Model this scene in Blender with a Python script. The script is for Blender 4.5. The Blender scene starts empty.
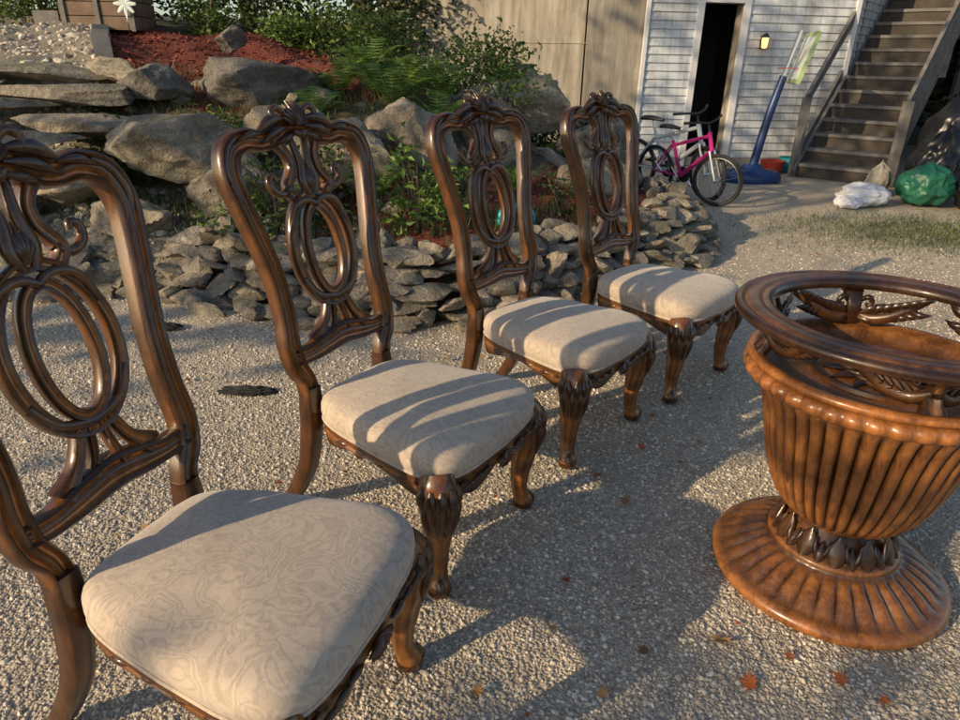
import bpy, math, random
import numpy as np
from mathutils import Vector, Matrix, noise
R=random.Random(7); rng=np.random.default_rng(7)
scene=bpy.context.scene; COL=scene.collection
pi=math.pi
# ---------------------------------------------------------------- materials
def nt(name):
    m=bpy.data.materials.new(name); m.use_nodes=True
    n=m.node_tree; b=n.nodes['Principled BSDF']; return m,n,b
def N(n,t,**k):
    x=n.nodes.new(t)
    for a,v in k.items(): setattr(x,a,v)
    return x
def ramp(n,src,stops):
    r=N(n,'ShaderNodeValToRGB'); e=r.color_ramp.elements
    while len(e)<len(stops): e.new(.5)
    for i,(p,c) in enumerate(stops): e[i].position=p; e[i].color=(*c,1)
    n.links.new(src,r.inputs[0]); return r.outputs[0]
def coord(n,scale=(1,1,1),kind='Object'):
    tc=N(n,'ShaderNodeTexCoord'); mp=N(n,'ShaderNodeMapping'); mp.inputs['Scale'].default_value=scale
    n.links.new(tc.outputs[kind],mp.inputs[0]); return mp.outputs[0]
def noiseN(n,vec,scale,detail=4,rough=.6,dist=0):
    x=N(n,'ShaderNodeTexNoise'); x.inputs['Scale'].default_value=scale; x.inputs['Detail'].default_value=detail
    x.inputs['Roughness'].default_value=rough; x.inputs['Distortion'].default_value=dist
    n.links.new(vec,x.inputs['Vector']); return x.outputs['Fac']
def mixc(n,f,a,b,mode='MIX'):
    m=N(n,'ShaderNodeMix',data_type='RGBA',blend_type=mode)
    for s,v in ((0,f),(6,a),(7,b)):
        if hasattr(v,'is_linked'): n.links.new(v,m.inputs[s])
        else: m.inputs[s].default_value=v if s==0 else (*v,1)
    return m.outputs[2]
def bump(n,b,h,st=.5,dist=.01,prev=None):
    x=N(n,'ShaderNodeBump'); x.inputs['Strength'].default_value=st; x.inputs['Distance'].default_value=dist
    n.links.new(h,x.inputs['Height'])
    if prev is not None: n.links.new(prev,x.inputs['Normal'])
    n.links.new(x.outputs[0],b.inputs['Normal']); return x.outputs[0]
def mat_wood(name,dark,mid,light,rough=.3,coat=.35):
    m,n,b=nt(name); v=coord(n,(1,1,1))
    v2=coord(n,(6,6,1.2))
    a=noiseN(n,v2,9,5,.65,1.2); c=ramp(n,a,[(.27,dark),(.5,mid),(.76,light)])
    g=noiseN(n,v,14,3,.6); c2=mixc(n,.45,c,ramp(n,g,[(.32,dark),(.7,light)]))
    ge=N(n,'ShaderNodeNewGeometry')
    pr=ramp(n,ge.outputs['Pointiness'],[(.43,(.10,.08,.07)),(.5,(.85,.83,.8)),(.57,(1.9,1.7,1.5))])  # crevice shade painted into the wood colour, raised edges lightened
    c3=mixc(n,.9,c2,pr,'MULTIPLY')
    n.links.new(c3,b.inputs['Base Color'])
    rr=N(n,'ShaderNodeMapRange'); rr.inputs[3].default_value=rough-.08; rr.inputs[4].default_value=rough+.22
    n.links.new(noiseN(n,v,30,3),rr.inputs[0]); n.links.new(rr.outputs[0],b.inputs['Roughness'])
    b.inputs['Coat Weight'].default_value=coat; b.inputs['Coat Roughness'].default_value=.16
    bump(n,b,noiseN(n,v2,40,3),.2,.002); return m
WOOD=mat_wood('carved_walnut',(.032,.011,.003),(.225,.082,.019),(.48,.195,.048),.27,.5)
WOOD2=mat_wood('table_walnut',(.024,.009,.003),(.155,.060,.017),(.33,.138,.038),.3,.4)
def mat_fabric():
    m,n,b=nt('damask_fabric'); v=coord(n)
    w=N(n,'ShaderNodeTexNoise'); w.inputs['Scale'].default_value=10; w.inputs['Detail'].default_value=1; w.inputs['Distortion'].default_value=1.6; n.links.new(v,w.inputs['Vector'])
    K0=(0,0,0);K1=(1,1,1)
    s1=ramp(n,w.outputs['Fac'],[(.30,K0),(.33,K1),(.37,K1),(.39,K0),(.44,K0),(.455,K1),(.50,K1),(.515,K0),(.56,K0),(.58,K1),(.63,K1),(.65,K0)])
    w2=noiseN(n,v,26,1,.5,2.2); s2=ramp(n,w2,[(.47,K0),(.5,K1),(.55,K1),(.57,K0)])
    s=mixc(n,.4,s1,s2)
    base=ramp(n,noiseN(n,v,3,4),[(.3,(.48,.39,.30)),(.7,(.58,.475,.375))])
    dk=mixc(n,1,base,(.76,.75,.76),'MULTIPLY')
    c=mixc(n,s,base,dk); st=ramp(n,noiseN(n,v,6,5,.7),[(.52,(1,1,1)),(.75,(.74,.71,.67))])
    c=mixc(n,1,c,st,'MULTIPLY'); n.links.new(c,b.inputs['Base Color'])
    b.inputs['Roughness'].default_value=.82; b.inputs['Sheen Weight'].default_value=.35
    ck=noiseN(n,v,420,2); p=bump(n,b,ck,.3,.001); bump(n,b,s,.10,.002,p); return m
FAB=mat_fabric()
def mat_simple(name,c1,c2,scale=6,rough=.8,bs=.4,bd=.01,metal=0,isl=False,streak=False):
    m,n,b=nt(name); v=coord(n); a=noiseN(n,v,scale,5,.65)
    c=ramp(n,a,[(.3,c1),(.7,c2)])
    if isl:
        g=N(n,'ShaderNodeNewGeometry'); c=mixc(n,1,c,ramp(n,g.outputs['Random Per Island'],[(0,(.6,.6,.62)),(1,(1.25,1.2,1.15))]),'MULTIPLY')
    if streak:
        c=mixc(n,1,c,ramp(n,noiseN(n,coord(n,(3,3,.35)),3,5,.7),[(.35,(.62,.6,.55)),(.6,(1.08,1.08,1.06))]),'MULTIPLY')
    n.links.new(c,b.inputs['Base Color']); b.inputs['Roughness'].default_value=rough; b.inputs['Metallic'].default_value=metal
    if bs: bump(n,b,noiseN(n,v,scale*4,5,.7),bs,bd)
    return m
def mat_leafy(name,cols,rough=.5,trans=.25):
    m,n,b=nt(name); g=N(n,'ShaderNodeNewGeometry')
    k=len(cols); c=ramp(n,g.outputs['Random Per Island'],[(i/(k-1),cc) for i,cc in enumerate(cols)])
    n.links.new(c,b.inputs['Base Color']); b.inputs['Roughness'].default_value=rough
    tr=N(n,'ShaderNodeBsdfTranslucent'); n.links.new(c,tr.inputs[0]); mx=N(n,'ShaderNodeMixShader'); mx.inputs[0].default_value=trans
    out=n.nodes['Material Output']; n.links.new(b.outputs[0],mx.inputs[1]); n.links.new(tr.outputs[0],mx.inputs[2]); n.links.new(mx.outputs[0],out.inputs[0])
    return m
def mat_gravel():
    m,n,b=nt('gravel_mat'); v=coord(n)
    v1=N(n,'ShaderNodeTexVoronoi'); v1.inputs['Scale'].default_value=120; n.links.new(v,v1.inputs['Vector'])
    sx=N(n,'ShaderNodeSeparateColor'); n.links.new(v1.outputs['Color'],sx.inputs[0])
    c=mixc(n,.4,ramp(n,sx.outputs[0],[(0,(.31,.265,.21)),(.5,(.50,.435,.345)),(1,(.66,.59,.48))]),ramp(n,noiseN(n,v,300,2),[(.3,(.30,.255,.20)),(.7,(.60,.53,.43))]))
    big=ramp(n,noiseN(n,v,.9,5,.65),[(.3,(.80,.77,.73)),(.7,(1.12,1.1,1.05))]); c=mixc(n,1,c,big,'MULTIPLY')
    n.links.new(c,b.inputs['Base Color']); b.inputs['Roughness'].default_value=.9
    p=bump(n,b,v1.outputs['Distance'],.8,.008); bump(n,b,noiseN(n,v,9,5),.5,.03,p)
    return m
GRAVEL=mat_gravel()
def mat_pebble():
    m,n,b=nt('pebble_mat'); g=N(n,'ShaderNodeNewGeometry')
    c=ramp(n,g.outputs['Random Per Island'],[(0,(.23,.195,.16)),(.25,(.42,.36,.285)),(.75,(.58,.51,.41)),(1,(.74,.68,.58))])
    n.links.new(c,b.inputs['Base Color']); b.inputs['Roughness'].default_value=.85; return m
PEB=mat_pebble()
def mat_rock():
    m,n,b=nt('granite_rock'); v=coord(n); a=noiseN(n,v,4.5,6,.72)
    c=ramp(n,a,[(.28,(.11,.10,.088)),(.45,(.28,.255,.215)),(.6,(.42,.385,.325)),(.78,(.57,.53,.45))])
    g=N(n,'ShaderNodeNewGeometry'); c=mixc(n,1,c,ramp(n,g.outputs['Random Per Island'],[(0,(.5,.52,.56)),(.5,(.9,.86,.8)),(1,(1.25,1.13,.97))]),'MULTIPLY')
    c=mixc(n,.7,c,ramp(n,noiseN(n,v,70,3,.8),[(.35,(.45,.45,.47)),(.6,(1.15,1.13,1.1))]),'MULTIPLY')
    sep=N(n,'ShaderNodeSeparateXYZ'); n.links.new(g.outputs['Normal'],sep.inputs[0])
    mm=N(n,'ShaderNodeMath',operation='MULTIPLY'); n.links.new(sep.outputs[2],mm.inputs[0]); n.links.new(noiseN(n,v,6,4),mm.inputs[1])
    c=mixc(n,ramp(n,mm.outputs[0],[(.42,(0,0,0)),(.6,(.4,.4,.4))]),c,(.13,.14,.06))
    n.links.new(c,b.inputs['Base Color']); b.inputs['Roughness'].default_value=.9
    p=bump(n,b,noiseN(n,v,9,6,.7,.6),1,.06); bump(n,b,noiseN(n,v,60,3,.7),.6,.01,p); return m
ROCK=mat_rock()
def mat_hill():
    m,n,b=nt('hillside_mat'); v=coord(n)
    at=N(n,'ShaderNodeAttribute'); at.attribute_name='zone'
    sp=N(n,'ShaderNodeSeparateColor'); n.links.new(at.outputs['Color'],sp.inputs[0])
    gr=ramp(n,noiseN(n,v,45,4,.8),[(.3,(.17,.145,.11)),(.55,(.36,.325,.265)),(.75,(.52,.47,.40))])
    mu=ramp(n,noiseN(n,v,60,4,.8),[(.3,(.05,.012,.009)),(.5,(.20,.046,.03)),(.7,(.35,.10,.06))])
    so=ramp(n,noiseN(n,v,25,4,.75),[(.3,(.035,.03,.015)),(.5,(.10,.085,.045)),(.7,(.19,.16,.09))])
    c=mixc(n,sp.outputs[0],so,mu); c=mixc(n,sp.outputs[1],c,gr)
    n.links.new(c,b.inputs['Base Color']); b.inputs['Roughness'].default_value=.95
    bump(n,b,noiseN(n,v,50,5,.8),1,.03); return m
HILL=mat_hill()
CONC=mat_simple('concrete_mat',(.27,.245,.205),(.39,.355,.30),2.5,.9,.3,.006,streak=True)
PAVER=mat_simple('paver_mat',(.20,.19,.18),(.32,.30,.28),9,.9,.5,.006)
SIDING=mat_simple('vinyl_siding_mat',(.50,.53,.57),(.58,.61,.65),1.2,.5,.05,.002,streak=True)
TRIM=mat_simple('white_trim_mat',(.62,.62,.62),(.70,.70,.69),2,.5,.05,.002)
DARK=mat_simple('dark_interior_mat',(.012,.011,.01),(.03,.028,.025),2,.8,0)
GREYWOOD=mat_simple('weathered_deck_wood',(.10,.095,.09),(.19,.18,.17),7,.8,.4,.004)
RISER=mat_simple('dark_riser_wood',(.035,.028,.022),(.07,.058,.045),7,.8,.4,.004)
BROWNWOOD=mat_simple('brown_wood',(.10,.06,.04),(.20,.13,.085),7,.7,.4,.004)
BLUE=mat_simple('blue_plastic',(.012,.035,.12),(.02,.05,.16),2,.35,0)
BLACKR=mat_simple('black_rubber',(.012,.012,.012),(.03,.03,.03),4,.6,0)
STEEL=mat_simple('steel',(.45,.45,.45),(.6,.6,.6),4,.3,0,metal=1)
PINK=mat_simple('pink_paint',(.50,.02,.18),(.6,.03,.25),4,.25,0)
WHITEP=mat_simple('white_paint',(.55,.62,.6),(.65,.72,.7),4,.3,0)
TEAL=mat_simple('teal_plastic',(.02,.30,.33),(.04,.38,.40),4,.35,0)
RED=mat_simple('red_plastic',(.35,.03,.02),(.45,.05,.03),4,.4,0)
BAGB=mat_simple('black_bag',(.004,.004,.005),(.009,.009,.011),4,.32,.25,.01)
BAGG=mat_simple('green_bag',(.012,.10,.06),(.025,.15,.09),4,.35,.4,.02)
BAGW=mat_simple('white_bag',(.55,.57,.61),(.66,.67,.71),4,.5,.4,.02)
PALE=mat_simple('board_green',(.30,.42,.16),(.45,.55,.3),3,.4,0)
CLOTH=mat_simple('black_cloth',(.01,.01,.01),(.03,.03,.03),8,.9,.4,.01)
BARK=mat_simple('bark',(.05,.04,.03),(.13,.105,.08),9,.95,1,.03)
MULCH=mat_simple('mulch_chip',(.11,.022,.015),(.34,.085,.05),20,.95,0,isl=True)
LEAF=mat_leafy('green_leaves',[(.03,.06,.012),(.06,.12,.02),(.10,.16,.03),(.16,.19,.04)])
FERN=mat_leafy('fern_leaves',[(.07,.14,.02),(.11,.20,.035),(.17,.25,.05)])
DKLEAF=mat_leafy('dark_leaves',[(.012,.025,.008),(.03,.05,.015),(.05,.075,.02),(.09,.10,.03)])
FALL=mat_leafy('fallen_leaf',[(.30,.03,.02),(.42,.12,.03),(.18,.07,.03),(.5,.3,.12),(.22,.13,.06),(.38,.05,.03)],.6,.1)
GRASS=mat_leafy('grass_blades',[(.04,.07,.02),(.08,.12,.03),(.17,.16,.06)])
LAMPM,n_,b_=nt('lamp_glass'); b_.inputs['Base Color'].default_value=(.9,.6,.25,1); b_.inputs['Emission Color'].default_value=(1,.5,.15,1); b_.inputs['Emission Strength'].default_value=2.5
# ---------------------------------------------------------------- mesh builder
class MB:
    def __init__(s): s.v=[];s.f=[];s.m=[]
    def add(s,vs,fs,mi=0):
        o=len(s.v); s.v.extend([tuple(p) for p in vs]); s.f.extend([tuple(i+o for i in f) for f in fs]); s.m.extend([mi]*len(fs))
    def obj(s,name,mats,smooth=True,auto=None,parent=None,loc=None,rz=0):
        me=bpy.data.meshes.new(name); me.from_pydata(s.v,[],s.f)
        for m in mats: me.materials.append(m)
        me.polygons.foreach_set('material_index',s.m)
        me.polygons.foreach_set('use_smooth',[smooth]*len(s.f)); me.update()
        if auto is not None:
            try: me.set_sharp_from_angle(angle=math.radians(auto))
            except Exception: pass
        o=bpy.data.objects.new(name,me); COL.objects.link(o)
        if parent: o.parent=parent
        if loc is not None: o.location=loc
        o.rotation_euler[2]=rz
        return o
    def box(s,c,d,mi=0,rz=0,rot=None):
        x,y,z=[k/2 for k in d]; P=[Vector((a*x,b*y,e*z)) for a in(-1,1) for b in(-1,1) for e in(-1,1)]
        M=rot if rot is not None else Matrix.Rotation(rz,3,'Z')
        s.add([M@p+Vector(c) for p in P],[(0,1,3,2),(4,6,7,5),(0,4,5,1),(2,3,7,6),(0,2,6,4),(1,5,7,3)],mi)
    def beam(s,a,b,w,h,mi=0,up=(0,0,1)):
        a=Vector(a);b=Vector(b);T=(b-a).normalized();S=T.cross(Vector(up)).normalized();U=S.cross(T)
        P=[p+S*i*w/2+U*j*h/2 for p in(a,b) for i,j in((-1,-1),(1,-1),(1,1),(-1,1))]
        s.add(P,[(0,1,2,3),(7,6,5,4),(0,4,5,1),(1,5,6,2),(2,6,7,3),(3,7,4,0)],mi)
    def tube(s,pts,rad,mi=0,ns=10,nor=None,prof=None,closed=False,sub=4,cap=True,ridge=None):
        P=[Vector(p) for p in pts]; r=[(q,q) if not isinstance(q,(tuple,list)) else q for q in (rad if isinstance(rad,(list,tuple)) and len(rad)==len(P) else [rad]*len(P))]
        n=len(P); Q=[];RR=[]
        segs=n if closed else n-1
        def g(a,i): return a[i%n] if closed else a[max(0,min(n-1,i))]
        for i in range(segs):
            p0,p1,p2,p3=g(P,i-1),g(P,i),g(P,i+1),g(P,i+2); r0,r1=g(r,i),g(r,i+1)
            for k in range(sub):
                t=k/sub; t2=t*t;t3=t2*t
                Q.append(.5*((2*p1)+(p2-p0)*t+(2*p0-5*p1+4*p2-p3)*t2+(3*p1-p0-3*p2+p3)*t3))
                e=t*t*(3-2*t); RR.append((r0[0]+(r1[0]-r0[0])*e,r0[1]+(r1[1]-r0[1])*e))
        if not closed: Q.append(P[-1]);RR.append(r[-1])
        m=len(Q); 
        if prof is None: prof=[(math.cos(2*pi*k/ns),math.sin(2*pi*k/ns)) for k in range(ns)]
        L=len(prof); vs=[]; prevN=None
        for i in range(m):
            if closed: T=(Q[(i+1)%m]-Q[i-1]).normalized()
            else: T=(Q[min(m-1,i+1)]-Q[max(0,i-1)]).normalized()
            if nor is not None: Nn=Vector(nor); Nn=(Nn-T*Nn.dot(T)).normalized()
            else:
                if prevN is None:
                    a=Vector((0,0,1)) if abs(T.z)<.9 else Vector((1,0,0)); Nn=(a-T*a.dot(T)).normalized()
                else: Nn=(prevN-T*prevN.dot(T)).normalized()
                prevN=Nn
            S=T.cross(Nn)
            for k,(a,b) in enumerate(prof):
                f=1
                if ridge: f=1+ridge(i/(m-1))*math.cos(8*2*pi*k/L)
                vs.append(Q[i]+S*(a*RR[i][0]*f)+Nn*(b*RR[i][1]*f))
        fs=[]
        for i in range(m if closed else m-1):
            j=(i+1)%m
            for k in range(L): fs.append((i*L+k,i*L+(k+1)%L,j*L+(k+1)%L,j*L+k))
        if not closed and cap: fs.append(tuple(range(L))[::-1]); fs.append(tuple((m-1)*L+k for k in range(L)))
        s.add(vs,fs,mi)
    def lathe(s,prof,c=(0,0,0),ns=48,mi=0,mod=None,closed=False):
        vs=[];L=len(prof)
        for i in range(ns):
            a=2*pi*i/ns
            for j,(r,z) in enumerate(prof):
                rr,zz=(r,z) if mod is None else mod(r,z,a,j)
                vs.append((c[0]+rr*math.cos(a),c[1]+rr*math.sin(a),c[2]+zz))
        fs=[]
        for i in range(ns):
            k=(i+1)%ns
            for j in range(L if closed else L-1):
                jj=(j+1)%L; fs.append((i*L+j,k*L+j,k*L+jj,i*L+jj))
        s.add(vs,fs,mi)
    def leafrib(s,a,b,c,w,t,nor,mi=0):
        s.tube([a,((Vector(a)+Vector(b)*2+Vector(c))/4),c],[(w*.35,t*.5),(w,t),(w*.12,t*.3)],mi,ns=8,nor=nor,sub=4)
MOULD=[(-1,-.9),(-.6,-1),(.6,-1),(1,-.9),(1,.3),(.9,.8),(.74,1.0),(.58,.8),(.5,.3),(.36,.25),(.2,.62),(0,.75),(-.2,.62),(-.36,.25),(-.5,.3),(-.58,.8),(-.74,1.0),(-.9,.8),(-1,.3)]
FLATP=[(-1,-.8),(-.8,-1),(.8,-1),(1,-.8),(1,.5),(.78,1),(.45,.95),(.15,.45),(-.15,.45),(-.45,.95),(-.78,1),(-1,.5)]
# ---------------------------------------------------------------- dining chair (front = -Y)
def build_chair():
    b=MB()
    YB=.523
    def yb(z): return YB+.16*max(0,(z-.44)/.766)**1.4
    def zs(z): return z if z<.6 else .6+(z-.6)*1.04
    def bp(x,z,o=0): z=zs(z); return (x,yb(z)-o,z)
    NOR=(0,-1,.2)
    prof=[(.163,.43),(.172,.485),(.197,.535),(.206,.60),(.199,.68),(.203,.78),(.222,.88),(.246,.98),(.256,1.05),(.235,1.105),(.18,1.125),(.125,1.118),(.075,1.13),(.035,1.15),(0,1.157)]
    wid=[.027,.026,.029,.030,.029,.028,.028,.029,.032,.034,.031,.028,.029,.030,.030]
    pr=[bp(x,z) for x,z in prof]; pl=[bp(-x,z) for x,z in prof][::-1]
    b.tube(pr+pl[1:],[(w,.021) for w in wid]+[(w,.021) for w in wid[::-1][1:]],0,nor=NOR,prof=MOULD,sub=5)
    b.tube([bp(-.2,.56),bp(-.14,.556),bp(-.07,.567),bp(0,.577),bp(.07,.567),bp(.14,.556),bp(.2,.56)],[(.024,.017),(.026,.018),(.034,.02),(.038,.021),(.034,.02),(.026,.018),(.024,.017)],0,nor=NOR,prof=MOULD)
    def ring(cx,cz,a,h,w,t,o=0,n=24):
        b.tube([bp(cx+a*math.cos(2*pi*k/n),cz+h*math.sin(2*pi*k/n),o) for k in range(n)],[(w,t)]*n,0,nor=NOR,prof=FLATP,closed=True,sub=2)
    ring(0,.828,.114,.152,.0145,.013,.002)
    ring(0,.825,.064,.122,.0125,.012,.006)
    for s in(-1,1):
        b.tube([bp(s*.05,.958),bp(s*.078,.995),bp(s*.05,1.04),bp(s*.052,1.08),bp(s*.085,1.12)],[(.014,.013),(.015,.014),(.014,.013),(.014,.012),(.018,.012)],0,nor=NOR,prof=FLATP)
        b.tube([bp(s*.010,.97,.005),bp(s*.024,1.01,.008),bp(s*.016,1.06,.008),bp(s*.026,1.12,.005)],[(.009,.011),(.014,.013),(.012,.012),(.009,.01)],0,nor=NOR)
        b.tube([bp(s*.062,1.002),bp(s*.098,.983),bp(s*.128,.996),bp(s*.136,1.022),bp(s*.118,1.033),bp(s*.112,1.018)],[(.010,.010),(.011,.011),(.011,.011),(.010,.01),(.008,.009),(.006,.008)],0,nor=NOR)
        b.tube([bp(s*.036,.685),bp(s*.048,.655),bp(s*.066,.625),bp(s*.11,.583)],[(.012,.012),(.013,.012),(.014,.012),(.027,.013)],0,nor=NOR,prof=FLATP)
        b.tube([bp(s*.012,.69),bp(s*.017,.655),bp(s*.024,.625),bp(s*.038,.585)],[(.008,.011)]*3+[(.014,.012)],0,nor=NOR,prof=FLATP)
        b.tube([bp(s*.110,.89,.004),bp(s*.085,.945,.008),bp(s*.035,.962,.01),bp(0,.948,.01)],[(.010,.01)]*4,0,nor=NOR)
        b.tube([bp(s*.108,.76,.004),bp(s*.07,.71,.008),bp(0,.69,.008)],[(.011,.011)]*3,0,nor=NOR)
        for (x0,z0,x1,z1,x2,z2,w) in [(.035,1.17,.095,1.182,.155,1.133,.015),(.03,1.15,.085,1.148,.135,1.115,.012),(.13,1.138,.175,1.148,.222,1.120,.010),(.012,1.135,.05,1.120,.085,1.112,.010)]:
            b.leafrib(bp(s*x0,z0,.018),bp(s*x1,z1,.026),bp(s*x2,z2,.016),w,.010,NOR)
        b.tube([bp(s*.03,1.178,.014),bp(s*.055,1.197,.018),bp(s*.078,1.19,.02),bp(s*.076,1.17,.022),bp(s*.06,1.17,.022)],[.008,.010,.010,.008,.005],0)
        b.tube([bp(s*.262,1.03,.012),bp(s*.268,1.07,.014),bp(s*.245,1.115,.014),bp(s*.21,1.135,.014)],[(.005,.007),(.008,.009),(.008,.009),(.004,.006)],0)
    for k in range(9):
        a=(k-4)*.30; dx,dz=math.sin(a),math.cos(a)
        b.leafrib(bp(dx*.010,1.148+dz*.005,.024),bp(dx*.036,1.152+dz*.036,.038),bp(dx*.050,1.152+dz*.062,.014),.0078,.010,NOR)
    b.tube([bp(-.022,1.138,.026),bp(0,1.13,.032),bp(.022,1.138,.026)],[.006,.012,.006],0)
    for k in range(5):
        a=(k-2)*.35; b.leafrib(bp(0,.985,.012),bp(math.sin(a)*.024,.985+.03*math.cos(a),.02),bp(math.sin(a)*.036,.985+.07*math.cos(a),.01),.008,.008,NOR)
    for s in(-1,1):
        b.tube([(s*.163,YB,.46),(s*.165,YB,.40),(s*.166,YB+.008,.30),(s*.168,YB+.035,.18),(s*.174,YB+.09,.07),(s*.178,YB+.14,0)],[(.026,.022),(.028,.026),(.027,.026),(.025,.024),(.023,.021),(.022,.02)],0,nor=(0,-1,0),prof=[(-1,-.8),(-.8,-1),(.8,-1),(1,-.8),(1,.8),(.8,1),(-.8,1),(-1,.8)],sub=5)
    def outline(k,n=112,ins=0):
        t=2*pi*k/n; c,s_=math.cos(t),math.sin(t); e=2/5.8
        X=abs(c)**e*(1 if c>0 else -1); Y=abs(s_)**e*(1 if s_>0 else -1)
        f=(Y+1)/2
        hw=.274+( .182-.274)*f + .010*math.sin(pi*f)
        y=-.028+f*.53 - (.022*(1-X*X) if Y<0 else 0)*(1-f)
        return X*hw,y
    n=112; cx,cy=0,.25
    OL=[outline(k,n) for k in range(n)]
    rings=[(.985,.372),(1.005,.380),(1.020,.398),(1.016,.416),(.996,.431),(.96,.4415),(.9,.450),(.8,.4565),(.65,.4625),(.45,.467),(.22,.4695)]
    vs=[]
    for j,(sc,z) in enumerate(rings):
        for i,(x,y) in enumerate(OL):
            wob=.005*noise.noise(Vector((x*7*sc,y*7*sc,z*5)))+.0015*noise.noise(Vector((x*25*sc,y*25*sc,z*5)))
            vs.append((cx+(x-cx)*sc,cy+(y-cy)*sc,z+wob*(1 if j>2 else .2)))
    vs.append((cx,cy,.47)); fs=[]
    for j in range(len(rings)-1):
        for i in range(n): fs.append((j*n+i,j*n+(i+1)%n,(j+1)*n+(i+1)%n,(j+1)*n+i))
    for i in range(n): fs.append(((len(rings)-1)*n+i,(len(rings)-1)*n+(i+1)%n,len(rings)*n))
    b.add(vs,fs,1)
    b.tube([(cx+(x-cx)*1.0,cy+(y-cy)*1.0,.374) for x,y in OL[::2]],.0055,1,ns=6,closed=True,sub=1)
    vs=[];lv=[(0,.372),(.012,.368),(.016,.355),(.010,.345),(.014,.335),(.008,None),(-.012,None),(-.016,.36)]
    for i,(x,y) in enumerate(OL):
        d=Vector((x-cx,y-cy)); L=d.length; d/=L
        if y<.03: q=abs(x)/.26; zb=.312+.022*math.cos(q*pi*2.0)
        else: q=(y-.0)/.5; zb=.318-.022*math.cos(q*2*pi)
        for o,z in lv:
            zz=z if z is not None else zb
            if z is not None and z<zb: zz=zb+.003
            vs.append((cx+d.x*(L+o-.014),cy+d.y*(L+o-.014),zz))
    K=len(lv); fs=[]
    for i in range(n):
        for j in range(K-1): fs.append((i*K+j,((i+1)%n)*K+j,((i+1)%n)*K+j+1,i*K+j+1))
    b.add(vs,fs,0)
    for k in range(7):
        a=(k-3)*.42; b.leafrib((0,-.055,.352),(math.sin(a)*.03,-.066,.347-.02*math.cos(a)),(math.sin(a)*.048,-.056,.35-.046*math.cos(a)),.008,.009,(0,-1,0))
    for s in(-1,1):
        for k in range(3):
            x=.06+.045*k; b.leafrib((s*x,-.05,.335),(s*(x+.03),-.058,.350),(s*(x+.055),-.048,.338),.008,.007,(0,-1,0))
        for k in range(4):
            y=.09+.08*k; xx=s*(.266-.085*(y/.5)); b.leafrib((xx,y,.34),(xx+s*.005,y+.03,.350),(xx-s*.004,y+.06,.338),.008,.006,(s,0,0))
        dx=s*.7; dy=-.7
        def lp(o,z,base=(.228,.018)): return (s*base[0]+dx*o,base[1]+dy*o,z)
        b.tube([lp(.0,.375),lp(.016,.345),lp(.024,.30),lp(.020,.245),lp(.010,.185),lp(.003,.125),lp(.003,.075),lp(.010,.045),lp(.018,.022),lp(.020,0)],
               [.045,.052,.051,.043,.036,.030,.026,.027,.032,.030],0,ns=32,sub=5,ridge=lambda t:.08*max(0,1-abs(t-.42)/.40) if t<.8 else 0)
        for ring_,(zt,zm,zb2,o1,w) in enumerate([(.362,.335,.285,.048,.017),(.33,.285,.215,.040,.013)]):
            for k in range(5):
                a=(k-2)*.62+(.3 if ring_ else 0); ca,sa=math.cos(a),math.sin(a)
                ux,uy=dx*ca-dy*sa,dx*sa+dy*ca
                c0=lp(.02,0)
                b.leafrib((c0[0]+ux*.046,c0[1]+uy*.046,zt),(c0[0]+ux*.062,c0[1]+uy*.062,zm),(c0[0]+ux*o1,c0[1]+uy*o1,zb2),w,.010,(ux,uy,0))
        b.tube([(s*.19,-.022,.352),(s*.165,-.028,.335),(s*.145,-.03,.345)],[.018,.013,.004],0)
        b.tube([(s*.245,.06,.352),(s*.243,.09,.335),(s*.238,.115,.345)],[.018,.013,.004],0)
        b.tube([lp(.012,.062),lp(.036,.045),lp(.044,.02),lp(.032,.006)],[.006,.012,.015,.009],0,ns=8)
        b.tube([lp(.018,.02),lp(.018,.006),lp(.018,0)],[.034,.033,.030],0,ns=16,sub=1)
    return b
ch=build_chair()
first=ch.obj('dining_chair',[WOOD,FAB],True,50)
POSE=[(-.231,.958,-18.9),(.030,1.631,-31.5),(.486,2.262,-40.0),(1.005,2.780,-43.5)]
for i,(x,y,a) in enumerate(POSE):
    o=first if i==0 else bpy.data.objects.new('dining_chair',first.data)
    if i: COL.objects.link(o)
    o.location=(x,y,.004); o.rotation_euler[2]=math.radians(a+90)
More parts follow.
